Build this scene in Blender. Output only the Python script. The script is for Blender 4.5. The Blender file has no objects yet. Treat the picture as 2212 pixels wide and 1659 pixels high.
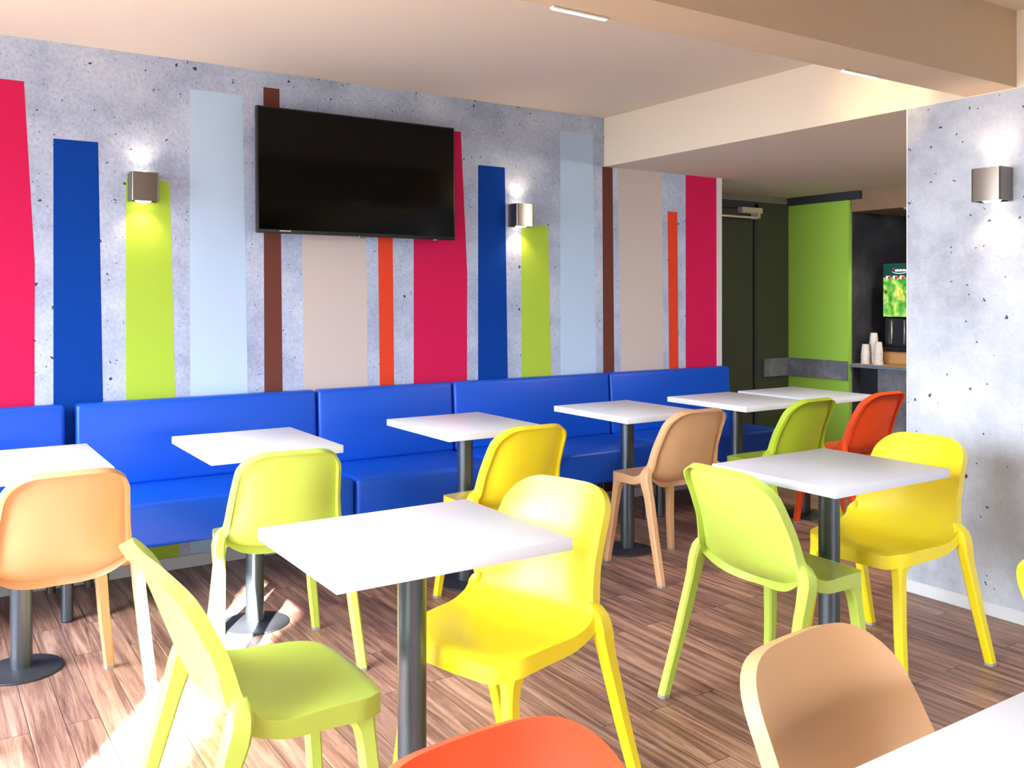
import bpy, bmesh, math, random
from mathutils import Vector, Matrix

SC = bpy.context.scene
COL = SC.collection
PI = math.pi

# ------------------------------------------------------------------ camera
cam_d = bpy.data.cameras.new('camera')
cam = bpy.data.objects.new('camera', cam_d)
COL.objects.link(cam)
CAM_H, YAW, FPX = 1.317, 0.5819, 1965.36
cam.location = (0, 0, CAM_H)
cam.rotation_euler = (PI / 2, 0, -YAW)
cam_d.sensor_width = 36.0
cam_d.lens = 36.0 * FPX / 2212.0
cam_d.shift_y = -(829.5 - 643.46) / 2212.0
cam_d.clip_start = 0.02
SC.camera = cam

# ------------------------------------------------------------------ world, sun, window light, exposure
W = bpy.data.worlds.new('sky'); SC.world = W
W.use_nodes = True
bg = W.node_tree.nodes['Background']
bg.inputs[0].default_value = (0.62, 0.76, 1.0, 1)
bg.inputs[1].default_value = 0.9

def light(name, kind, loc, rot, energy, color, **kw):
    d = bpy.data.lights.new(name, kind)
    d.energy = energy; d.color = color
    for k, v in kw.items(): setattr(d, k, v)
    o = bpy.data.objects.new(name, d); COL.objects.link(o)
    o.location = loc; o.rotation_euler = rot
    return o

SUN_AZ, SUN_EL = math.radians(57.0), math.radians(25.5)     # direction the light travels, height of the sun
sd = Vector((math.cos(SUN_AZ) * math.cos(SUN_EL), math.sin(SUN_AZ) * math.cos(SUN_EL), -math.sin(SUN_EL)))
light('sun', 'SUN', (-6, -8, 6), sd.to_track_quat('-Z', 'Y').to_euler(), 130.0, (1.0, 0.95, 0.87), angle=0.012)
# daylight standing in the window openings
light('daylight_side', 'AREA', (-1.50, 2.35, 1.25), (0, -PI / 2 + 0.52, 0), 205, (0.87, 0.93, 1.0), shape='RECTANGLE', size=1.8, size_y=3.9, spread=1.66)
light('daylight_ground_bounce', 'AREA', (-1.50, 2.35, 0.75), (0, -PI / 2 - 0.95, 0), 50, (1.0, 0.91, 0.80), shape='RECTANGLE', size=1.0, size_y=3.9, spread=1.8)
light('daylight_back', 'AREA', (1.35, -1.98, 0.95), (PI / 2 - 0.36, 0, 0), 26, (0.92, 0.95, 1.0), shape='RECTANGLE', size=3.9, size_y=0.9, spread=1.15)

SC.view_settings.view_transform = 'Standard'
SC.view_settings.look = 'None'
SC.view_settings.exposure = 0.14
SC.view_settings.gamma = 1.0
SC.view_settings.use_curve_mapping = False

# ------------------------------------------------------------------ materials
def srgb(r, g, b):
    f = lambda c: (c / 255) / 12.92 if c <= 10.31 else (((c / 255) + 0.055) / 1.055) ** 2.4
    return (f(r), f(g), f(b), 1)

def mat(name, col, rough=0.5, metal=0.0, spec=0.5, emit=None, estr=0.0, bump=0.0, bscale=200.0, noise=0.0, nscale=8.0, coat=0.0):
    m = bpy.data.materials.new(name); m.use_nodes = True
    nt = m.node_tree; b = nt.nodes['Principled BSDF']
    b.inputs['Base Color'].default_value = col
    b.inputs['Roughness'].default_value = rough
    b.inputs['Metallic'].default_value = metal
    b.inputs['Specular IOR Level'].default_value = spec
    if coat: b.inputs['Coat Weight'].default_value = coat; b.inputs['Coat Roughness'].default_value = 0.28
    if emit:
        b.inputs['Emission Color'].default_value = emit; b.inputs['Emission Strength'].default_value = estr
    tc = nt.nodes.new('ShaderNodeTexCoord')
    if noise:
        n = nt.nodes.new('ShaderNodeTexNoise'); n.inputs['Scale'].default_value = nscale; n.inputs['Detail'].default_value = 5
        nt.links.new(tc.outputs['Object'], n.inputs['Vector'])
        mr = nt.nodes.new('ShaderNodeMapRange'); mr.inputs[3].default_value = 1 - noise; mr.inputs[4].default_value = 1 + noise
        nt.links.new(n.outputs[0], mr.inputs[0])
        mx = nt.nodes.new('ShaderNodeMix'); mx.data_type = 'RGBA'; mx.blend_type = 'MULTIPLY'; mx.inputs[0].default_value = 1
        mx.inputs[6].default_value = col
        nt.links.new(mr.outputs[0], mx.inputs[7]); nt.links.new(mx.outputs[2], b.inputs['Base Color'])
    if bump:
        n2 = nt.nodes.new('ShaderNodeTexNoise'); n2.inputs['Scale'].default_value = bscale; n2.inputs['Detail'].default_value = 3
        nt.links.new(tc.outputs['Object'], n2.inputs['Vector'])
        bp = nt.nodes.new('ShaderNodeBump'); bp.inputs['Strength'].default_value = bump; bp.inputs['Distance'].default_value = 0.002
        nt.links.new(n2.outputs[0], bp.inputs['Height']); nt.links.new(bp.outputs[0], b.inputs['Normal'])
    return m

def ramp(nt, src, stops):
    r = nt.nodes.new('ShaderNodeValToRGB')
    e = r.color_ramp.elements
    while len(e) < len(stops): e.new(0.5)
    for k, (p, c) in enumerate(stops): e[k].position = p; e[k].color = c
    nt.links.new(src, r.inputs[0]); return r

def concrete(name, base, dark, light_, pit=(0.02, 0.02, 0.03, 1), pits=True, pscale=1.0, grain=0.15, small=0.75, dens=0.27):
    m = bpy.data.materials.new(name); m.use_nodes = True
    nt = m.node_tree; b = nt.nodes['Principled BSDF']; b.inputs['Roughness'].default_value = 0.6
    b.inputs['Specular IOR Level'].default_value = 0.3
    tc = nt.nodes.new('ShaderNodeTexCoord')
    def noise(sc, det, rough=0.5):
        n = nt.nodes.new('ShaderNodeTexNoise'); n.inputs['Scale'].default_value = sc; n.inputs['Detail'].default_value = det
        n.inputs['Roughness'].default_value = rough
        nt.links.new(tc.outputs['Object'], n.inputs['Vector']); return n.outputs[0]
    big = noise(2.6, 8, 0.68)
    r1 = ramp(nt, big, [(0.30, dark), (0.50, base), (0.70, light_)])
    fine = noise(70, 4, 0.6)
    mr = nt.nodes.new('ShaderNodeMapRange'); mr.inputs[1].default_value = 0.32; mr.inputs[2].default_value = 0.68
    mr.inputs[3].default_value = 1 - grain; mr.inputs[4].default_value = 1 + grain * .7; nt.links.new(fine, mr.inputs[0])
    mx = nt.nodes.new('ShaderNodeMix'); mx.data_type = 'RGBA'; mx.blend_type = 'MULTIPLY'; mx.inputs[0].default_value = 1
    nt.links.new(r1.outputs[0], mx.inputs[6]); nt.links.new(mr.outputs[0], mx.inputs[7])
    out = mx.outputs[2]
    if pits:
        warp = nt.nodes.new('ShaderNodeTexNoise'); warp.inputs['Scale'].default_value = 45
        nt.links.new(tc.outputs['Object'], warp.inputs['Vector'])
        vm = nt.nodes.new('ShaderNodeVectorMath'); vm.operation = 'MULTIPLY_ADD'
        vm.inputs[1].default_value = (0.035, 0.035, 0.035)
        nt.links.new(warp.outputs[1], vm.inputs[0]); nt.links.new(tc.outputs['Object'], vm.inputs[2])
        for sc, thr, keep in ((13 * pscale, 0.10, 0.40), (31 * pscale, 0.125, 0.42), (62 * pscale, 0.15, 0.44)):
            v = nt.nodes.new('ShaderNodeTexVoronoi'); v.inputs['Scale'].default_value = sc
            nt.links.new(vm.outputs[0], v.inputs['Vector'])
            lt = nt.nodes.new('ShaderNodeMath'); lt.operation = 'LESS_THAN'; lt.inputs[1].default_value = thr
            nt.links.new(v.outputs['Distance'], lt.inputs[0])
            sp = nt.nodes.new('ShaderNodeSeparateColor'); nt.links.new(v.outputs['Color'], sp.inputs[0])
            gt = nt.nodes.new('ShaderNodeMath'); gt.operation = 'LESS_THAN'; gt.inputs[1].default_value = dens * keep / 0.42
            nt.links.new(sp.outputs[0], gt.inputs[0])
            mu = nt.nodes.new('ShaderNodeMath'); mu.operation = 'MULTIPLY'
            nt.links.new(lt.outputs[0], mu.inputs[0]); nt.links.new(gt.outputs[0], mu.inputs[1])
            am = nt.nodes.new('ShaderNodeMath'); am.operation = 'MULTIPLY'; am.inputs[1].default_value = 0.92 if sc < 50 * pscale else small
            nt.links.new(mu.outputs[0], am.inputs[0])
            m2 = nt.nodes.new('ShaderNodeMix'); m2.data_type = 'RGBA'
            nt.links.new(am.outputs[0], m2.inputs[0]); nt.links.new(out, m2.inputs[6]); m2.inputs[7].default_value = pit
            out = m2.outputs[2]
    nt.links.new(out, b.inputs['Base Color'])
    return m

def plank_floor():
    m = bpy.data.materials.new('wood_plank_floor'); m.use_nodes = True
    nt = m.node_tree; b = nt.nodes['Principled BSDF']
    tc = nt.nodes.new('ShaderNodeTexCoord')
    mp = nt.nodes.new('ShaderNodeMapping'); mp.inputs['Rotation'].default_value = (0, 0, PI / 2)
    nt.links.new(tc.outputs['Object'], mp.inputs[0])
    br = nt.nodes.new('ShaderNodeTexBrick')
    br.offset = 0.37; br.inputs['Scale'].default_value = 1.0
    br.inputs['Brick Width'].default_value = 0.92; br.inputs['Row Height'].default_value = 0.098
    br.inputs['Mortar Size'].default_value = 0.0012; br.inputs['Mortar Smooth'].default_value = 0.1
    br.inputs['Color1'].default_value = (0, 0, 0, 1); br.inputs['Color2'].default_value = (1, 1, 1, 1); br.inputs['Mortar'].default_value = (0.5, 0.5, 0.5, 1)
    nt.links.new(mp.outputs[0], br.inputs['Vector'])
    # per-plank offset of the grain
    ad = nt.nodes.new('ShaderNodeVectorMath'); ad.operation = 'MULTIPLY_ADD'
    ad.inputs[1].default_value = (7.3, 3.1, 5.7)
    nt.links.new(br.outputs['Color'], ad.inputs[0]); nt.links.new(tc.outputs['Object'], ad.inputs[2])
    st = nt.nodes.new('ShaderNodeMapping'); st.inputs['Scale'].default_value = (30, 1.5, 1)
    nt.links.new(ad.outputs[0], st.inputs[0])
    n = nt.nodes.new('ShaderNodeTexNoise'); n.inputs['Scale'].default_value = 1.0; n.inputs['Detail'].default_value = 8; n.inputs['Roughness'].default_value = 0.72
    n.inputs['Distortion'].default_value = 0.7
    nt.links.new(st.outputs[0], n.inputs['Vector'])
    r = ramp(nt, n.outputs[0], [(0.30, srgb(76, 56, 50)), (0.44, srgb(130, 97, 84)), (0.57, srgb(172, 136, 119)), (0.74, srgb(206, 174, 157))])
    # tone per plank
    pr_ = ramp(nt, br.outputs['Color'], [(0.0, (0.72, 0.72, 0.74, 1)), (0.5, (1, 0.97, 0.95, 1)), (1.0, (1.16, 1.10, 1.06, 1))])
    mx = nt.nodes.new('ShaderNodeMix'); mx.data_type = 'RGBA'; mx.blend_type = 'MULTIPLY'; mx.inputs[0].default_value = 1
    nt.links.new(r.outputs[0], mx.inputs[6]); nt.links.new(pr_.outputs[0], mx.inputs[7])
    m2 = nt.nodes.new('ShaderNodeMix'); m2.data_type = 'RGBA'; m2.inputs[7].default_value = srgb(62, 46, 44)
    nt.links.new(br.outputs['Fac'], m2.inputs[0]); nt.links.new(mx.outputs[2], m2.inputs[6])
    nt.links.new(m2.outputs[2], b.inputs['Base Color'])
    b.inputs['Roughness'].default_value = 0.42; b.inputs['Specular IOR Level'].default_value = 0.4
    return m

M = {
 'floor': plank_floor(),
 'conc_left': concrete('concrete_print', srgb(180, 196, 226), srgb(152, 166, 198), srgb(206, 219, 242)),
 'conc_right': concrete('concrete_wall', srgb(182, 189, 202), srgb(146, 152, 167), srgb(203, 210, 221), pscale=0.8, grain=0.05, small=0.25, dens=0.09),
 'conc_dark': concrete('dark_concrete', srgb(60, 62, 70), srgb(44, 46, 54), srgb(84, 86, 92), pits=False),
 'conc_rail': concrete('grey_concrete_band', srgb(118, 122, 132), srgb(90, 94, 104), srgb(160, 164, 174), pits=False),
 'ceiling': mat('beige_ceiling_paint', srgb(230, 217, 198), 0.9, spec=0.1, bump=0.25, bscale=260),
 'beam': mat('beige_beam_paint', srgb(206, 186, 162), 0.9, spec=0.1, bump=0.35, bscale=200),
 'plain': mat('darkened_wall_paint', srgb(134, 126, 118), 0.9, spec=0.1),  # darkened: cuts bounce off unseen walls, puts shade into the trim above the door
 'baseboard': mat('white_baseboard', srgb(214, 218, 224), 0.4),
 's_red': mat('crimson_wall_stripe', srgb(208, 30, 88), 0.75, spec=0.15),
 's_blue': mat('blue_wall_stripe', srgb(0, 62, 158), 0.75, spec=0.15),
 's_lime': mat('lime_wall_stripe', srgb(174, 208, 72), 0.75, spec=0.15),
 's_pale': mat('pale_blue_wall_stripe', srgb(188, 216, 248), 0.75, spec=0.15),
 's_brown': mat('brown_wall_stripe', srgb(108, 62, 54), 0.75, spec=0.15),
 's_beige': mat('beige_wall_stripe', srgb(206, 196, 194), 0.75, spec=0.15),
 's_orange': mat('orange_wall_stripe', srgb(226, 72, 44), 0.75, spec=0.15),
 'vinyl': mat('blue_vinyl', srgb(0, 80, 205), 0.38, spec=0.45, bump=0.05, bscale=400),
 'table_white': mat('white_laminate', srgb(226, 233, 246), 0.35, spec=0.4),
 'steel': mat('grey_steel', srgb(96, 106, 118), 0.34, metal=0.85),
 'dark_steel': mat('dark_grey_steel', srgb(46, 48, 54), 0.5, metal=0.2),
 'chrome': mat('brushed_metal', srgb(146, 138, 130), 0.30, metal=0.95),
 'lime': mat('lime_plastic', srgb(188, 213, 90), 0.36, spec=0.5, coat=0.35),
 'lime_deep': mat('green_lime_plastic', srgb(172, 200, 44), 0.38, spec=0.5, coat=0.3),
 'yellow': mat('yellow_plastic', srgb(240, 220, 34), 0.34, spec=0.5, coat=0.4),
 'tan': mat('tan_plastic', srgb(204, 160, 116), 0.42, spec=0.4, coat=0.2),
 'orange': mat('orange_plastic', srgb(240, 80, 28), 0.40, spec=0.4, coat=0.2),
 'glide': mat('grey_plastic_glide', srgb(150, 152, 156), 0.4),
 'tv_screen': mat('black_glossy_screen', srgb(5, 5, 4), 0.08, spec=0.18),
 'tv_case': mat('black_plastic', srgb(16, 17, 20), 0.35),
 'tv_mark': mat('silver_mark', srgb(190, 190, 195), 0.4),
 'lens': mat('frosted_lens', srgb(255, 246, 230), 0.5, emit=(1, 0.80, 0.58, 1), estr=6.0),
 'strip': mat('strip_light_diffuser', srgb(255, 252, 245), 0.5, emit=(1, 0.96, 0.9, 1), estr=3.0),
 'door': mat('dark_grey_door_paint', srgb(66, 68, 60), 0.5),
 'frame_dark': mat('dark_blue_grey_frame', srgb(52, 57, 68), 0.45),
 'n_green': mat('green_wall_paint', srgb(168, 216, 84), 0.7, spec=0.2),
 'closer': mat('cream_metal', srgb(214, 206, 188), 0.4),
 'wood': mat('oak_panel', srgb(196, 150, 96), 0.5, noise=0.12, nscale=14),
 'bulk': mat('wood_bulkhead', srgb(150, 122, 98), 0.6, noise=0.3, nscale=7),
 'counter': mat('blue_grey_counter_edge', srgb(108, 126, 144), 0.5, noise=0.25, nscale=14),
 'black': mat('black_gloss', srgb(16, 18, 24), 0.15),
 'dark_panel': mat('navy_panel', srgb(26, 30, 42), 0.5),
 'cup': mat('clear_plastic_cup', srgb(236, 226, 224), 0.25),
 'm_dgreen': mat('machine_header', srgb(10, 58, 54), 0.4, emit=srgb(10, 58, 54), estr=0.5),
 'm_white': mat('panel_white', srgb(240, 240, 240), 0.5, emit=(1, 1, 1, 1), estr=0.5),
 'm_red': mat('panel_red', srgb(190, 40, 24), 0.5, emit=srgb(190, 40, 24), estr=0.5),
 'm_bean': mat('panel_bean_brown', srgb(110, 50, 24), 0.5, emit=srgb(110, 50, 24), estr=0.4),
 'm_yellow': mat('panel_yellow', srgb(226, 190, 70), 0.5, emit=srgb(226, 190, 70), estr=0.5),
 'leaf': mat('leaf_green', srgb(70, 110, 40), 0.6),
 'bark': mat('bark', srgb(90, 74, 60), 0.8),
 'outside': mat('outside_render', srgb(200, 196, 188), 0.9),
 'win': mat('white_window_frame', srgb(230, 230, 230), 0.4),
}
def leafy_panel():
    m = bpy.data.materials.new('leafy_panel_print'); m.use_nodes = True
    nt = m.node_tree; b = nt.nodes['Principled BSDF']
    tc = nt.nodes.new('ShaderNodeTexCoord')
    n = nt.nodes.new('ShaderNodeTexNoise'); n.inputs['Scale'].default_value = 9; n.inputs['Detail'].default_value = 3; n.inputs['Distortion'].default_value = 1.2
    nt.links.new(tc.outputs['Object'], n.inputs['Vector'])
    r = ramp(nt, n.outputs[0], [(0.30, srgb(22, 120, 24)), (0.45, srgb(74, 160, 50)), (0.58, srgb(150, 196, 90)), (0.72, srgb(214, 214, 110))])
    nt.links.new(r.outputs[0], b.inputs['Base Color']); nt.links.new(r.outputs[0], b.inputs['Emission Color'])
    b.inputs['Emission Strength'].default_value = 0.55
    return m
M['leafy'] = leafy_panel()

# ------------------------------------------------------------------ helpers
def finish(o, smooth=None):
    me = o.data
    if smooth is not None:
        for p in me.polygons: p.use_smooth = True
        me.set_sharp_from_angle(angle=math.radians(smooth))
    return o

def obj(name, bm, mats, parent=None, smooth=None, loc=None):
    me = bpy.data.meshes.new(name)
    bmesh.ops.recalc_face_normals(bm, faces=bm.faces)
    bm.to_mesh(me); bm.free()
    if not isinstance(mats, (list, tuple)): mats = [mats]
    for m in mats: me.materials.append(m)
    o = bpy.data.objects.new(name, me); COL.objects.link(o)
    if parent: o.parent = parent
    if loc: o.location = loc
    return finish(o, smooth)

def box(bm, x0, x1, y0, y1, z0, z1, bev=0.0, seg=2, mi=0):
    r = bmesh.ops.create_cube(bm, size=1.0, matrix=Matrix.Translation(((x0 + x1) / 2, (y0 + y1) / 2, (z0 + z1) / 2)) @ Matrix.Diagonal((x1 - x0, y1 - y0, z1 - z0, 1)))
    vs = r['verts']; fs = {f for v in vs for f in v.link_faces}
    for f in fs: f.material_index = mi
    if bev:
        es = list({e for v in vs for e in v.link_edges})
        bmesh.ops.bevel(bm, geom=es, offset=bev, segments=seg, profile=0.5, affect='EDGES', clamp_overlap=True)
    return bm

def cyl(bm, c, r0, r1, z0, z1, seg=32, mi=0):
    a = [bm.verts.new((c[0] + r0 * math.cos(2 * PI * k / seg), c[1] + r0 * math.sin(2 * PI * k / seg), z0)) for k in range(seg)]
    b = [bm.verts.new((c[0] + r1 * math.cos(2 * PI * k / seg), c[1] + r1 * math.sin(2 * PI * k / seg), z1)) for k in range(seg)]
    for k in range(seg):
        f = bm.faces.new((a[k], a[(k + 1) % seg], b[(k + 1) % seg], b[k])); f.material_index = mi
    bm.faces.new(a[::-1]); bm.faces.new(b)
    return bm

def lathe(bm, prof, seg=32, c=(0, 0)):
    rings = []
    for r, z in prof:
        if r < 1e-6: rings.append([bm.verts.new((c[0], c[1], z))])
        else: rings.append([bm.verts.new((c[0] + r * math.cos(2 * PI * k / seg), c[1] + r * math.sin(2 * PI * k / seg), z)) for k in range(seg)])
    for a, b in zip(rings, rings[1:]):
        for k in range(seg):
            k2 = (k + 1) % seg
            if len(a) == 1 and len(b) > 1: bm.faces.new((a[0], b[k], b[k2]))
            elif len(b) == 1 and len(a) > 1: bm.faces.new((a[k], a[k2], b[0]))
            elif len(a) > 1: bm.faces.new((a[k], a[k2], b[k2], b[k]))
    return bm

def loft(bm, rings, cap=True):
    R = [[bm.verts.new(p) for p in r] for r in rings]
    n = len(R[0])
    for a, b in zip(R, R[1:]):
        for k in range(n): bm.faces.new((a[k], a[(k + 1) % n], b[(k + 1) % n], b[k]))
    if cap: bm.faces.new(R[0][::-1]); bm.faces.new(R[-1])
    return bm

def B(): return bmesh.new()

def tag(o, label, cat, group=None):
    o['label'] = label; o['category'] = cat
    if group: o['group'] = group
    return o

def thing(name, label, cat, loc=(0, 0, 0), rz=0.0, group=None):
    o = bpy.data.objects.new(name, None); COL.objects.link(o)
    o.empty_display_size = 0.1
    o.location = loc; o.rotation_euler = (0, 0, rz)
    return tag(o, label, cat, group)

def struct(name, bm, m, smooth=None, parent=None):
    o = obj(name, bm, m, parent, smooth)
    if not parent: o['kind'] = 'structure'
    return o

def copy_tree(o, parent=None, swap=None):
    c = o.copy(); COL.objects.link(c)
    if parent: c.parent = parent; c.matrix_parent_inverse = o.matrix_parent_inverse.copy()
    if swap and c.type == 'MESH':
        c.data = swap(c.data)
    for ch in list(o.children): copy_tree(ch, c, swap)
    return c

# ------------------------------------------------------------------ room shell
YW, XR, ZC, ZS = 4.589, 3.732, 2.478, 2.165     # striped wall, right wall, ceiling, soffit underside
XL, YB = -1.30, -1.80                            # window wall, wall behind the camera
YWE = 4.795                                      # where the striped wall ends (X)

b = B(); box(b, XL - 0.2, 7.3, YB - 0.2, 5.4, -0.12, 0.0); struct('floor', b, M['floor'])

# striped wall: concrete print with coloured bands
b = B(); box(b, XL - 0.2, YWE, YW, YW + 0.2, 0, ZC + 0.1, mi=0)
def band(mi, pts):
    f0 = [b.verts.new((x, YW - 0.0006, z)) for x, z in pts]
    f1 = [b.verts.new((x, YW + 0.004, z)) for x, z in pts]
    f = b.faces.new(f0); f.material_index = mi
    n = len(pts)
    for k in range(n):
        q = b.faces.new((f0[k], f0[(k + 1) % n], f1[(k + 1) % n], f1[k])); q.material_index = mi
BN = ['conc_left', 's_red', 's_blue', 's_lime', 's_pale', 's_brown', 's_beige', 's_orange']
def bands(o, blue_top, lime_top, pale_top, top=ZC, red=True):
    band(2, [(o + .530, 0), (o + .752, 0), (o + .717, blue_top), (o + .530, blue_top)])
    band(3, [(o + .838, 0), (o + 1.083, 0), (o + 1.036, lime_top), (o + .838, lime_top)])
    band(4, [(o + 1.134, 0), (o + 1.432, 0), (o + 1.388, pale_top), (o + 1.130, pale_top)])
    band(5, [(o + 1.504, 0), (o + 1.606, 0), (o + 1.580, min(2.396, top)), (o + 1.496, min(2.396, top))] if o < 2 else
            [(o + 1.480, 0), (o + 1.576, 0), (o + 1.552, top), (o + 1.467, top)])
    z6 = min(2.25, top)
    band(6, [(o + 1.72 - (.075 if o > 2 else 0), 0), (o + 2.083 - (.075 if o > 2 else 0), 0), (o + 2.060 - (.08 if o > 2 else 0), z6), (o + 1.695 - (.1 if o > 2 else 0), z6)])
    dx = -.097 if o > 2 else 0
    band(7, [(o + 2.158 + dx, 0), (o + 2.243 + dx, 0), (o + 2.222 + dx, 1.905), (o + 2.133 + dx, 1.905)])
    z8 = min(2.283, top)
    if o > 2: band(1, [(o + 2.206, 0), (YWE - .036, 0), (YWE - .044, z8), (o + 2.204, z8)])
    else: band(1, [(o + 2.356, 0), (o + 2.702, 0), (o + 2.705, 1.47), (o + 2.662, z8), (o + 2.356, z8)])
bands(-2.25, 2.06, 1.80, 2.34)
bands(0.0, 2.04, 1.88, 2.34)
bands(2.25, 2.10, 1.763, 2.362, top=ZS)
struct('wall_left', b, [M[k] for k in BN])

b = B(); box(b, YWE - 0.04, YWE, YW - 0.012, YW + 0.21, 0, ZS); struct('trim_1', b, M['baseboard'])
b = B(); box(b, XL, YWE - 0.04, YW - 0.014, YW, 0, 0.062, 0.003, 1); struct('baseboard_left', b, M['baseboard'])

# ceilings, soffit and beam
b = B(); box(b, XL - 0.2, XR, YB - 0.2, YW + 0.2, ZC, ZC + 0.12); struct('ceiling', b, M['ceiling'])
b = B(); box(b, XR, 7.3, YB - 0.2, 5.4, ZS, ZC + 0.12); struct('ceiling_soffit', b, M['ceiling'])
b = B(); box(b, XL - 0.2, XR, 1.955, 2.165, ZS + 0.004, ZC); struct('ceiling_beam', b, M['beam'])

# right wall with its pale edge strip
b = B(); box(b, XR, XR + 0.14, YB, 2.436, 0, ZS); struct('wall_right', b, M['conc_right'])
b = B(); box(b, XR - 0.003, XR + 0.143, 2.436, 2.442, 0, ZS); struct('trim_2', b, M['baseboard'])
b = B(); box(b, XR - 0.012, XR, YB, 2.442, 0, 0.056, 0.003, 1); struct('baseboard_right', b, M['baseboard'])

# window wall on the left, out of frame
def holed_wall(axis, c0, c1, a0, a1, z1, holes):
    bm = B(); holes = sorted(holes); cur = a0
    def add(p, q, lo, hi):
        if q - p < 1e-4 or hi - lo < 1e-4: return
        if axis == 'x': box(bm, c0, c1, p, q, lo, hi)
        else: box(bm, p, q, c0, c1, lo, hi)
    for p, q, lo, hi in holes:
        add(cur, p, 0, z1); add(p, q, 0, lo); add(p, q, hi, z1); cur = q
    add(cur, a1, 0, z1)
    return bm
struct('wall_window', holed_wall('x', XL - 0.14, XL, YB, YW, ZC, [(-0.62, 0.16, 0.0, 2.44), (0.42, 4.28, 0.36, 2.16)]), M['plain'])
struct('wall_back', holed_wall('y', YB - 0.14, YB, XL - 0.14, XR, ZC, [(-0.6, 3.3, 0.3, 1.62)]), M['plain'])
def window_frame(name, axis, c, a0, a1, z0, z1, n):
    bm = B(); t = 0.05
    def add(p, q, lo, hi):
        if axis == 'x': box(bm, c - 0.03, c + 0.03, p, q, lo, hi)
        else: box(bm, p, q, c - 0.03, c + 0.03, lo, hi)
    add(a0, a1, z0, z0 + t); add(a0, a1, z1 - t, z1)
    for k in range(n + 1):
        a = a0 + (a1 - a0 - t) * k / n; add(a, a + t, z0 + t, z1 - t)
    struct(name, bm, M['win'])
window_frame('window_1', 'x', XL - 0.07, 0.42, 4.28, 0.36, 2.16, 3)
window_frame('window_2', 'y', YB - 0.07, -0.6, 3.3, 0.3, 1.62, 3)
# unseen walls added outside to keep the low sun off the windows
b = B(); box(b, -3.9, -3.5, -3.05, 7.0, -0.1, 6.0); struct('wall_sun_block_side', b, M['outside'])
b = B(); box(b, -2.3, 5.0, -4.5, -4.1, -0.1, 5.0); struct('wall_sun_block_back', b, M['outside'])
b = B(); box(b, -9, XL - 0.2, -10, 7, -0.15, -0.1); box(b, XL - 0.2, 6, -10, YB - 0.2, -0.15, -0.1); struct('ground_outside', b, M['outside'])

# niche beyond the striped wall: door wall, green wall, counter alcove
YD, XG, YG = 5.20, 6.25, 4.60
b = B(); box(b, YWE - 0.2, 6.4, YD, YD + 0.15, 0, ZS); struct('wall_door', b, M['door'])
b = B(); box(b, YWE, XG, YD - 0.012, YD, 2.112, ZS); struct('trim_3', b, M['plain'])  # ceiling paint in shade; the shade is put in as a darker colour
b = B(); box(b, XG, 7.0, YG, YD, 0, ZS); struct('wall_green', b, M['n_green'])
b = B(); box(b, 6.29, 7.0, YG - 0.012, YG, 0, 2.02); struct('wall_alcove', b, M['conc_dark'])
b = B(); box(b, 7.0, 7.15, 1.0, 5.35, 0, ZS); struct('wall_far', b, M['conc_dark'])
b = B(); box(b, XR + 0.14, 7.15, 0.9, 1.0, 0, ZS); struct('wall_near', b, M['plain'])
b = B(); box(b, XG - 0.03, XG + 0.03, YG - 0.11, YD, 2.100, ZS, 0.003, 1); struct('trim_4', b, M['frame_dark'])
b = B(); box(b, XG + 0.02, 7.0, 1.0, YG - 0.012, 2.005, ZS); struct('trim_5', b, M['bulk'])

d = struct('door_1', box(B(), 4.86, 5.79, YD - 0.02, YD, 0.005, 2.045, 0.003, 1), M['door'])
fr = B(); box(fr, 5.795, 5.835, YD - 0.032, YD, 0, 2.09); box(fr, YWE, 5.835, YD - 0.032, YD, 2.05, 2.105); box(fr, 4.815, 4.855, YD - 0.032, YD, 0, 2.05)
struct('door_frame', fr, M['frame_dark'], parent=d)
cl = thing('door_closer', 'cream door closer with its arm on the dark door', 'door closer', (5.70, YD - 0.02, 2.02))
obj('closer_body', box(B(), -0.10, 0.14, -0.06, 0, -0.012, 0.035, 0.006), M['closer'], cl, 40)
ar = B(); box(ar, -0.52, 0.06, -0.11, -0.09, -0.062, -0.045, 0.004); box(ar, 0.03, 0.055, -0.11, -0.03, -0.062, -0.01)
obj('closer_arm', ar, M['closer'], cl, 40)
obj('closer_bracket', box(B(), -0.56, -0.48, -0.12, 0, -0.07, 0.08, 0.004), M['closer'], cl, 40)

r_ = B(); box(r_, XG - 0.02, XG, YG + 0.002, YD, 0.655, 0.808, 0.003, 1); box(r_, 5.925, XG - 0.02, YD - 0.02, YD, 0.655, 0.808, 0.003, 1)
o = obj('wall_guard_band', r_, M['conc_rail']); tag(o, 'grey concrete-look guard band around the green wall corner', 'wall guard')

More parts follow.
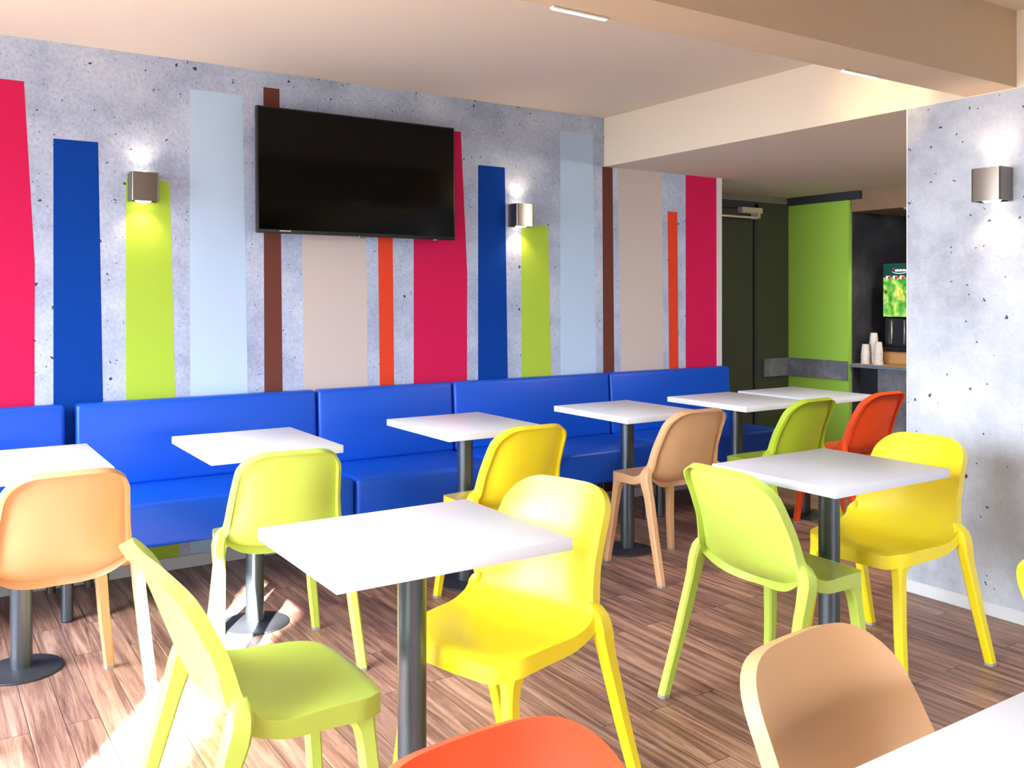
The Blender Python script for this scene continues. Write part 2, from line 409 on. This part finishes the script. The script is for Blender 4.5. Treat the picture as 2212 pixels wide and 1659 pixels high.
# ------------------------------------------------------------------ moulded chair
def lerp(a, b, t): return a + (b - a) * t
PROF = [(.238, .440), (.215, .449), (.16, .449), (.09, .441), (.02, .434), (-.035, .434), (-.083, .446), (-.118, .476), (-.140, .512), (-.160, .560), (-.187, .630), (-.218, .710), (-.254, .797)]
_acc = [0.0]
for p, q in zip(PROF, PROF[1:]): _acc.append(_acc[-1] + math.hypot(q[0] - p[0], q[1] - p[1]))
LEN = _acc[-1]
def prof(s):                       # Catmull-Rom over arc length
    s = min(max(s, 0), LEN)
    k = 0
    while k < len(_acc) - 2 and s > _acc[k + 1]: k += 1
    t = (s - _acc[k]) / (_acc[k + 1] - _acc[k])
    P = [PROF[max(0, k - 1)], PROF[k], PROF[k + 1], PROF[min(len(PROF) - 1, k + 2)]]
    f = lambda a, b_, c, d_: 0.5 * ((2 * b_) + (-a + c) * t + (2 * a - 5 * b_ + 4 * c - d_) * t * t + (-a + 3 * b_ - 3 * c + d_) * t ** 3)
    return Vector((0, f(*[p[0] for p in P]), f(*[p[1] for p in P])))
def pnorm(s):                      # upward / forward normal of the profile
    a, b_ = prof(s - .004), prof(s + .004); t = (b_ - a).normalized()
    return Vector((0, -t.z, t.y)) if False else Vector((0, t.z, -t.y))
def sstep(a, b_, x):
    t = min(max((x - a) / (b_ - a), 0), 1); return t * t * (3 - 2 * t)
S_BEND = _acc[7]                    # the bend between seat and back
def fullw(s):                       # half width before the corners are rounded
    w = lerp(.198, .224, sstep(0, S_BEND, s))
    if s > S_BEND: w = lerp(w, .168, ((s - S_BEND) / (LEN - S_BEND)) ** 1.15)
    return w - .013 * sstep(S_BEND - .01, S_BEND + .045, s) * (1 - sstep(S_BEND + .05, LEN, s))
def halfw(s):
    w = fullw(s)
    r = .085                        # rounded front corners
    if s < r: w = w - r * .8 + .8 * math.sqrt(max(0, r * r - (r - s) ** 2))
    rt = .098                       # rounded shoulders
    if s > LEN - rt: w = w - rt + math.sqrt(max(0, rt * rt - (s - LEN + rt) ** 2))
    return w
def surf(u, s):                    # u in -1..1
    w = halfw(s); p = prof(s); n = pnorm(s); x = u * w
    k = abs(x) / fullw(s)
    wrap = .019 * sstep(0.02, .2, s) + .022 * math.exp(-((s - S_BEND) / .13) ** 2) + .026 * sstep(S_BEND, S_BEND + .15, s)
    wrap *= 1 - .35 * sstep(LEN - .16, LEN, s)
    q = p + n * (wrap * k ** 2.6)
    q.x = x
    q.y -= .016 * k * k * (1 - sstep(0, .12, s))
    q.z -= .010 * k * k * sstep(LEN - .10, LEN, s)
    return q
def rim(u, s):                     # depth of the turned-back edge
    return lerp(.046, .036, sstep(0.05, S_BEND, s)) if s < S_BEND else lerp(.036, .030, sstep(S_BEND, S_BEND + .15, s))
def split(u): return _acc[6] - .02 + .085 * abs(u) ** 2.0

def panel(bm, s_of, nu, nv, four, rim_edges):
    """shell piece: front skin, turned-back rim along rim_edges, recessed rear skin"""
    us = [-1 + 2 * i / nu for i in range(nu + 1)]
    F = [[None] * (nv + 1) for _ in us]; R = [[None] * (nv + 1) for _ in us]
    for i, u in enumerate(us):
        for j in range(nv + 1):
            s = s_of(u, j / nv); F[i][j] = bm.verts.new(surf(u, s))
            ui = u * .905
            si = s_of(ui, .03 + .94 * j / nv) if four else s_of(ui, .03 + .97 * j / nv)
            R[i][j] = bm.verts.new(surf(ui, si) - pnorm(si) * .011)
    for i in range(nu):
        for j in range(nv):
            bm.faces.new((F[i][j], F[i + 1][j], F[i + 1][j + 1], F[i][j + 1]))
            bm.faces.new((R[i][j], R[i][j + 1], R[i + 1][j + 1], R[i + 1][j]))
    loop = []
    loop += [(0, j) for j in range(nv + 1)]
    loop += [(i, nv) for i in range(1, nu + 1)]
    loop += [(nu, j) for j in range(nv - 1, -1, -1)]
    loop += [(i, 0) for i in range(nu - 1, 0, -1)]
    O, I = [], []
    for i, j in loop:
        u = us[i]; s = s_of(u, j / nv); d = rim(u, s)
        n = pnorm(s)
        if s < S_BEND * .8: n = Vector((0, 0, 1))
        edge = ('bottom' if j == 0 else 'top' if j == nv else 'side')
        if edge not in rim_edges and 0 < i < nu: d = .011
        # flare a little outward
        O.append(bm.verts.new(F[i][j].co - n * d))
        I.append(bm.verts.new(lerp(R[i][j].co, F[i][j].co - n * .011, .35) - n * (d - .011)))
    L = len(loop)
    for k in range(L):
        k2 = (k + 1) % L; a, c = loop[k], loop[k2]
        bm.faces.new((F[a[0]][a[1]], F[c[0]][c[1]], O[k2], O[k]))
        bm.faces.new((O[k], O[k2], I[k2], I[k]))
        bm.faces.new((I[k], I[k2], R[c[0]][c[1]], R[a[0]][a[1]]))
    return bm

def tspace(t):      # rows gather toward both ends so the round corners stay smooth
    return 0.5 - 0.5 * math.cos(PI * t)

def octa(c, hx, hy, ch):
    x, y, z = c
    return [Vector((x + sx, y + sy, z)) for sx, sy in ((hx, -hy + ch), (hx, hy - ch), (hx - ch, hy), (-hx + ch, hy), (-hx, hy - ch), (-hx, -hy + ch), (-hx + ch, -hy), (hx - ch, -hy))]

def front_leg(s):
    bm = B()
    secs = [((.158, .164, .428), .032, .036, .016), ((.160, .168, .408), .031, .034, .014), ((.164, .174, .394), .0255, .027, .010), ((.168, .179, .378), .0205, .0215, .007), ((.171, .183, .350), .0185, .0195, .006), ((.186, .200, .18), .0175, .018, .006), ((.206, .216, .009), .016, .0165, .006)]
    loft(bm, [octa((s * c[0], c[1], c[2]), hx, hy, ch) for c, hx, hy, ch in secs]); return bm
def rear_leg(s):
    bm = B()
    secs = [((.203, -.104, .522), .006, .014, .003), ((.211, -.106, .510), .014, .020, .005), ((.2185, -.109, .492), .020, .025, .008), ((.224, -.113, .468), .0205, .027, .008), ((.2255, -.120, .440), .0195, .027, .007), ((.225, -.130, .405), .018, .0245, .007), ((.2245, -.140, .375), .0175, .0225, .006), ((.234, -.190, .20), .017, .0195, .006), ((.245, -.250, .009), .016, .0175, .006)]
    loft(bm, [octa((s * c[0], c[1], c[2]), hx, hy, ch) for c, hx, hy, ch in secs]); return bm

def make_chair(label, m):
    t = thing('dining_chair', label, 'chair', group=None)
    bm = B(); panel(bm, lambda u, t_: split(u) * tspace(t_) , 28, 30, False, ('bottom', 'side'))
    obj('seat', bm, m, t, 42)
    bm = B(); panel(bm, lambda u, t_: lerp(split(u) - .012, LEN, tspace(t_)), 28, 40, True, ('bottom', 'top', 'side'))
    obj('backrest', bm, m, t, 42)
    for s in (-1, 1):
        for leg, fx, fy in ((front_leg(s), s * .206, .216), (rear_leg(s), s * .245, -.250)):
            lo = obj('leg', leg, m, t, 35)
            g = obj('foot_glide', loft(B(), [octa((fx, fy, 0), .0165, .0175, .006), octa((fx, fy, .010), .0165, .0175, .006)]), M['glide'], lo, 35)
            g['label'] = 'grey plastic foot glide'
    return t

proto = {}
def chair(x, y, rz, key, label):
    if not proto:
        o = make_chair(label, M[key]); proto['o'] = o; proto['key'] = key
        proto['data'] = {}
    else:
        k0 = proto['key']
        def swap(me):
            if key == k0 or me.materials[0] == M['glide']: return me
            kk = (me.name, key)
            if kk not in proto['data']:
                c = me.copy(); c.materials[0] = M[key]; proto['data'][kk] = c
            return proto['data'][kk]
        o = copy_tree(proto['o'], None, swap)
    o.location = (x, y, 0); o.rotation_euler = (0, 0, rz)
    o['label'] = label; o['category'] = 'chair'
    return o

D = math.radians
chair(0.385, 3.275, D(2), 'tan', 'tan plastic chair at the leftmost table by the blue bench, back to us')
chair(1.112, 3.262, D(-6), 'lime', 'lime plastic chair facing the blue bench, behind the front white table')
chair(2.133, 3.312, 0, 'yellow', 'yellow plastic chair facing the blue bench, its back turned to us')
chair(3.103, 3.325, D(-3), 'tan', 'tan plastic chair seen from behind at the bench table between yellow and green chairs')
chair(3.918, 3.325, 0, 'lime_deep', 'green plastic chair seen from behind, between a tan and a red-orange chair')
chair(4.532, 3.326, 0, 'orange', 'red-orange plastic chair at the farthest bench table beside the concrete wall')
chair(0.645, 2.010, -PI / 2, 'lime', 'lime plastic chair at front left in sunlight, seat seen from the side')
chair(1.330, 2.040, PI / 2 + D(15), 'yellow', 'yellow plastic chair turned toward us at the front white table')
chair(2.320, 1.990, -PI / 2, 'lime', 'lime plastic chair with its back to us at the table near the right wall')
chair(2.980, 2.030, PI / 2, 'yellow', 'yellow plastic chair standing against the concrete wall on the right')
chair(0.572, 0.678, PI + D(3), 'orange', 'bright orange plastic chair cut off by the bottom of the picture')
chair(1.170, 0.680, PI + D(6), 'tan', 'tan plastic chair at the bottom right, behind the cut-off white table')
chair(1.961, 0.696, PI, 'yellow', 'yellow plastic chair cut off at the right edge of the picture')

# ------------------------------------------------------------------ tables
TL, TW, TH, TT = 0.604, 0.510, 0.740, 0.030
def make_table(label):
    t = thing('cafe_table', label, 'table')
    obj('tabletop', box(B(), -TL / 2, TL / 2, -TW / 2, TW / 2, TH - TT, TH, 0.0022, 2), M['table_white'], t, 30)
    obj('mounting_plate', box(B(), -.13, .13, -.13, .13, TH - TT - .006, TH - TT), M['dark_steel'], t)
    bm = B(); cyl(bm, (0, 0), .0355, .0355, .010, TH - TT - .006, 40); obj('pole', bm, M['steel'], t, 40)
    bm = B(); lathe(bm, [(0, 0), (.134, 0), (.136, .003), (.134, .007), (.125, .010), (.05, .013), (.042, .016), (0, .016)], 56)
    obj('base_plate', bm, M['dark_steel'], t, 40)
    return t
tp = []
def table(x, y, rz, label):
    o = make_table(label) if not tp else copy_tree(tp[0])
    tp.append(o); o.location = (x, y, 0); o.rotation_euler = (0, 0, rz); o['label'] = label; o['category'] = 'table'
    return o
YR = 3.3405 + 0.302
table(0.319, YR, PI / 2, 'white pedestal table cut off by the left edge, before a tan chair')
table(1.153, YR, PI / 2, 'white pedestal table by the bench, its base in the sun patch, with a lime chair')
table(2.136, YR, PI / 2, 'white pedestal table by the bench with a yellow chair pulled up')
table(3.118, YR, PI / 2, 'white pedestal table by the bench with a tan chair pulled up')
table(3.936, YR, PI / 2, 'white pedestal table by the bench with a green chair pulled up')
table(4.525, YR, PI / 2, 'farthest white pedestal table, before the green wall, with a red-orange chair')
table(1.023, 2.002, 0, 'nearest whole white table, at front centre between a lime and a yellow chair')
table(2.624, 2.009, 0, 'white table near the right wall between a lime and a yellow chair')
table(1.215, 0.703 - TL / 2, PI / 2, 'white tabletop cut off by the bottom right corner')

# ------------------------------------------------------------------ bench units
YF, YK = 4.005, 4.475
def bench(x0, x1, label):
    t = thing('bench_seat', label, 'bench', ((x0 + x1) / 2, 4.29, 0), 0, None)
    h = (x1 - x0) / 2
    y0, y1, yb = YF - 4.29, YK - 4.29, 4.572 - 4.29
    obj('seat_cushion', box(B(), -h, h, y0, yb - .01, .268, .456, .022, 4), M['vinyl'], t, 40)
    bm = B(); box(bm, -h, h, y1, yb, .45, .838, .020, 4)
    for v in bm.verts: v.co.y += (v.co.z - .45) / .39 * .022 if v.co.y < y1 + .06 else 0
    obj('backrest', bm, M['vinyl'], t, 40)
    for sx in (-1, 1):
        bm = B(); cyl(bm, (sx * (h - .045), 4.09 - 4.29), .0235, .0235, .006, .27, 24); lg = obj('leg', bm, M['steel'], t, 40)
        bm = B(); cyl(bm, (sx * (h - .045), 4.09 - 4.29), .021, .021, 0, .007, 24); obj('leg_foot', bm, M['dark_steel'], lg, 40)
        bm = B(); cyl(bm, (sx * (h - .055), 4.525 - 4.29), .017, .017, .03, .27, 20); lg = obj('leg', bm, M['dark_steel'], t, 40)
        bm = B(); cyl(bm, (sx * (h - .055), 4.525 - 4.29), .020, .020, 0, .032, 20); obj('leg_foot', bm, M['chrome'], lg, 40)
    return t
bench(-0.58, 0.568, 'blue vinyl bench unit cut off at the left edge, below the red wall stripe')
bench(0.612, 1.746, 'blue vinyl bench unit behind the lime chair, second from the left')
bench(1.756, 2.556, 'short blue vinyl bench unit behind the yellow chair and below the television')
bench(2.566, 3.700, 'blue vinyl bench unit behind the tan chair, below the right wall lamp')
bench(3.710, 4.790, 'blue vinyl bench unit at the far end beside the dark doorway')

# ------------------------------------------------------------------ television
YT = 4.485
tv = thing('television', 'large black flat television mounted on the striped wall', 'television', (1.996, YT, 1.962))
TWd, THt = 1.132, 0.637
tv.rotation_euler = (D(-1.0), 0, 0)
obj('casing', box(B(), -TWd / 2, TWd / 2, 0, .035, -THt / 2, THt / 2, .003, 2), M['tv_case'], tv, 30)
obj('screen', box(B(), -TWd / 2 + .008, TWd / 2 - .008, -.0012, .002, -THt / 2 + .018, THt / 2 - .008), M['tv_screen'], tv)
bm = B(); box(bm, -.25, .25, .035, .06, -.2, .2); box(bm, -.05, .05, .06, .098, -.15, .15); obj('wall_mount', bm, M['tv_case'], tv)
bm = B(); x = -.452
for w, g in ((.007, .002), (.008, .002), (.008, .002), (.007, .002), (.003, .003), (.009, .002), (.003, .002)):
    box(bm, x, x + w, -.0016, 0, -.3095, -.3035); x += w + g
lg = obj('maker_mark', bm, M['tv_mark'], tv)
bm = B(); box(bm, -.02, .02, .002, .02, -THt / 2 - .008, -THt / 2 + .002, .002, 1); obj('sensor_foot', bm, M['chrome'], tv)
bm = B(); box(bm, .43, .455, .002, .02, -THt / 2 - .007, -THt / 2 + .002, .002, 1); obj('button_tab', bm, M['chrome'], tv)

# ------------------------------------------------------------------ wall lamps
def sconce(loc, rz, label, power):
    t = thing('wall_lamp', label, 'wall lamp', loc, rz, None)
    w, h, dp = .061, .0675, .098
    bm = B()                                        # folded metal sleeve, open at top and bottom
    rings = []
    def rr(x, y0, y1, z, r=.010):
        pts = []
        for cx, cy, a0 in ((x - r, y0 + r, -PI / 2), (x - r, y1, 0), (-x + r, y1, PI / 2), (-x + r, y0 + r, PI)):
            if a0 in (0, PI / 2): pts.append(Vector((math.copysign(x, cx), y1, z)))
            else:
                for k in range(5):
                    a = a0 + k * PI / 8; pts.append(Vector((cx + r * math.cos(a), cy + r * math.sin(a), z)))
        return pts
    for x, y0, z in ((w - .003, -dp + .003, -h), (w, -dp, -h), (w, -dp, h), (w - .003, -dp + .003, h), (w - .003, -dp + .003, -h)):
        rings.append(rr(x, y0, 0, z))
    loft(bm, rings, cap=False)
    obj('metal_shade', bm, M['chrome'], t, 35)
    for s in (-1, 1):
        bm = B(); cyl(bm, (0, -dp / 2), .038, .030, 0, .0085, 32)
        for v in bm.verts: v.co.z = s * (v.co.z + h - .0055)
        lens = obj('glass_lens', bm, M['lens'], t, 40); lens['label'] = 'glowing frosted lens'
    obj('wall_plate', box(B(), -w + .004, w - .004, -.004, 0, -h + .004, h - .004), M['dark_steel'], t)
    R = Matrix.Rotation(rz, 4, 'Z')
    for s in (-1, 1):
        p = Vector(loc) + (R @ Vector((0, -dp / 2, s * (h + .014))))
        light('lamp_glow', 'SPOT', p, (0 if s < 0 else PI, 0, 0), power * (1.0 if s < 0 else .55), (1.0, 0.70, 0.48), spot_size=D(124), spot_blend=0.85, shadow_soft_size=.02)
    return t
sconce((0.906, YW, 1.838), 0, 'square metal wall lamp left of the television, above the lime stripe', 3.2)
sconce((3.052, YW, 1.812), 0, 'square metal wall lamp right of the television, beside the dark blue stripe', 3.2)
sconce((XR, 2.030, 1.779), -PI / 2, 'square metal wall lamp on the plain concrete wall at the right', 3.0)

# ------------------------------------------------------------------ strip lights along the beam
def strip_light(x0, label):
    t = thing('strip_light', label, 'ceiling light', (x0 + .105, 2.150, ZS + .004))
    obj('housing', box(B(), -.105, .105, -.004, .016, -.007, 0, .002, 1), M['win'], t, 30)
    obj('diffuser', box(B(), -.100, .100, -.001, .013, -.0085, -.0065), M['strip'], t)
    return t
strip_light(1.555, 'short white strip light under the beam edge at the top of the picture')
strip_light(2.890, 'short white strip light under the beam edge near the right wall')
light('strip_wash', 'SPOT', (3.05, 2.19, 2.19), (Vector((3.74, 2.56, 2.20)) - Vector((3.05, 2.19, 2.19))).to_track_quat('-Z', 'Y').to_euler(), 22.0, (1.0, 0.66, 0.32), spot_size=D(44), spot_blend=1.0, shadow_soft_size=.02)

# ------------------------------------------------------------------ counter, coffee machine, cups
cn = thing('counter', 'blue-grey counter with oak top in the alcove beyond the concrete wall', 'counter', (6.6, 3.2, 0))
obj('worktop', box(B(), -.36, .39, -1.6, 1.386, .765, .790, .002, 1), M['counter'], cn, 30)
obj('top_surface', box(B(), -.345, .39, -1.6, 1.386, .788, .794), M['wood'], cn)
obj('side_panel', box(B(), -.22, .39, 1.16, 1.386, 0, .765), M['dark_panel'], cn)
obj('front_panel', box(B(), -.32, .39, -1.6, 1.16, 0, .765, .002, 1), M['conc_rail'], cn, 30)

dr = thing('drawer_box', 'oak box under the coffee machine on the counter', 'box', (6.66, 4.13, .794))
obj('carcass', box(B(), -.22, .25, -.28, .285, 0, .100, .002, 1), M['wood'], dr, 30)
obj('drawer_front', box(B(), -.232, -.22, -.27, .275, .008, .088, .002, 1), M['wood'], dr, 30)

cm = thing('coffee_machine', 'black coffee machine with green leafy backlit front in the alcove', 'coffee machine', (6.66, 4.13, .894))
obj('body', box(B(), -.20, .26, -.29, .30, 0, .70, .004, 2), M['black'], cm, 30)
obj('header_panel', box(B(), -.212, -.20, -.285, .295, .585, .695), M['m_dgreen'], cm)
lp = obj('leaf_panel', box(B(), -.212, -.20, -.285, .295, .275, .585), M['leafy'], cm)
bm = B()
for k in range(9):
    y = .25 - k * .06; box(bm, -.216, -.211, y - .018, y + .018, .572, .597)
obj('selection_tile', bm, M['m_white'], lp)
bm = B()
for k in range(9):
    y = .25 - k * .06 + .02
    bmesh.ops.create_icosphere(bm, subdivisions=2, radius=.013, matrix=Matrix.Translation((-.216, y - .03, .582)) @ Matrix.Diagonal((.4, 1, 1.1, 1)))
obj('drink_picture', bm, M['m_red'], lp, 60)
def bean(y, z, r, mk):
    bm = B(); bmesh.ops.create_icosphere(bm, subdivisions=2, radius=r, matrix=Matrix.Translation((-.214, y, z)) @ Matrix.Diagonal((.3, .8, 1.2, 1)))
    obj('bean_picture', bm, mk, lp, 60)
for y, z, r, mk in ((.270, .47, .013, 'm_bean'), (.135, .47, .012, 'm_bean'), (.122, .42, .020, 'm_yellow'), (.14, .47, .022, 'm_yellow'), (.04, .45, .012, 'm_bean')):
    bean(y, z, r, M[mk])
bm = B()                                             # white script-like mark with a swoosh under it
for k in range(7):
    y = .185 - k * .014; box(bm, -.2145, -.211, y - .006, y + .004, .630, .644 + (.004 if k % 2 else 0))
n = 14
for k in range(n):
    a0, a1 = PI * (1.08 + .84 * k / n), PI * (1.08 + .84 * (k + 1) / n)
    q = [Vector((-.214, .148 + .075 * math.cos(a), .640 + rr_ * math.sin(a))) for a, rr_ in ((a0, .028), (a1, .028), (a1, .022), (a0, .022))]
    bm.faces.new([bm.verts.new(v) for v in q])
obj('header_mark', bm, M['m_white'], cm)
bm = B(); bmesh.ops.create_icosphere(bm, subdivisions=2, radius=.012, matrix=Matrix.Translation((-.214, .202, .650)) @ Matrix.Diagonal((.3, .9, 1.1, 1)))
obj('mark_bean', bm, M['m_bean'], cm, 60)
bm = B(); box(bm, -.206, -.20, -.27, .28, .045, .262); obj('dispensing_window', bm, M['dark_panel'], cm)
bm = B(); box(bm, -.235, -.20, .20, .235, .06, .25, .008, 2); box(bm, -.225, -.20, .10, .115, .06, .25, .004, 2); obj('dispensing_spout', bm, M['chrome'], cm, 40)
bm = B(); box(bm, -.235, -.20, -.28, .29, 0, .04, .003, 1); obj('drip_tray', bm, M['tv_case'], cm, 30)

light('alcove_downlight', 'SPOT', (6.33, 4.115, 1.985), (0, 0, 0), 16, (1.0, 0.84, 0.66), spot_size=D(110), spot_blend=0.5, shadow_soft_size=.04)
light('corridor_light', 'AREA', (5.1, 1.9, 2.12), (D(25), 0, 0), 55, (1.0, 0.90, 0.80), shape='DISK', size=.5)

dl = thing('downlight', 'small white downlight under the wood bulkhead at the edge of the concrete wall', 'ceiling light', (6.33, 4.115, 2.005))
obj('trim_ring', lathe(B(), [(.030, 0), (.048, 0), (.048, -.006), (.034, -.014), (.030, -.006), (.030, 0)], 28), M['win'], dl, 40)
obj('lamp_face', lathe(B(), [(0, -.005), (.031, -.005), (.031, -.003), (0, -.003)], 28), M['strip'], dl)

cup_o = []
def cup_at(x, y, z, label, group):
    if not cup_o:
        bm = B(); lathe(bm, [(.037, 0), (.0385, .002), (.037, .005), (.0355, .005), (.026, .088), (.024, .090), (0, .090)], 24)
        o = obj('plastic_cup', bm, M['cup'], None, 40)
    else:
        o = cup_o[0].copy(); COL.objects.link(o)
    cup_o.append(o); o.location = (x, y, z); tag(o, label, 'cup', group)
ORD = ['bottom', 'second', 'third', 'fourth', 'fifth', 'sixth', 'seventh', 'eighth']
for x, y, n_, lab in ((6.32, 4.495, 4, 'leftmost, shortest stack on the counter'), (6.40, 4.476, 8, 'tallest, middle stack on the counter'), (6.32, 4.380, 5, 'stack beside the coffee machine')):
    for k in range(n_):
        w_ = 'topmost in the' if k == n_ - 1 else ('bottom in the' if k == 0 else ORD[k] + ' from the bottom in the')
        cup_at(x, y, .794 + .0221 * k, 'upturned clear plastic cup, %s %s' % (w_, lab), 'plastic cups on the counter')

# ------------------------------------------------------------------ tree outside that dapples the sun
random.seed(5)
tr = thing('tree', 'leafy tree outside the garden door', 'tree', (-2.95, -3.15, 0))
bm = B(); cyl(bm, (-.35, -.3), .07, .04, -0.1, 4.0, 12); obj('trunk', bm, M['bark'], tr, 40)
bm = B()
for k in range(40):
    t_ = random.random()
    p = Vector((random.gauss(.10, .28), random.gauss(.1, .28), random.gauss(3.30, .38)))
    a = Vector((random.uniform(-1, 1), random.uniform(-1, 1), random.uniform(-1, 1))).normalized(); c = a.orthogonal().normalized()
    l, w = random.uniform(.03, .07), random.uniform(.015, .03)
    bm.faces.new([bm.verts.new(p + a * l), bm.verts.new(p + c * w), bm.verts.new(p - a * l), bm.verts.new(p - c * w)])
obj('foliage', bm, M['leaf'], tr)
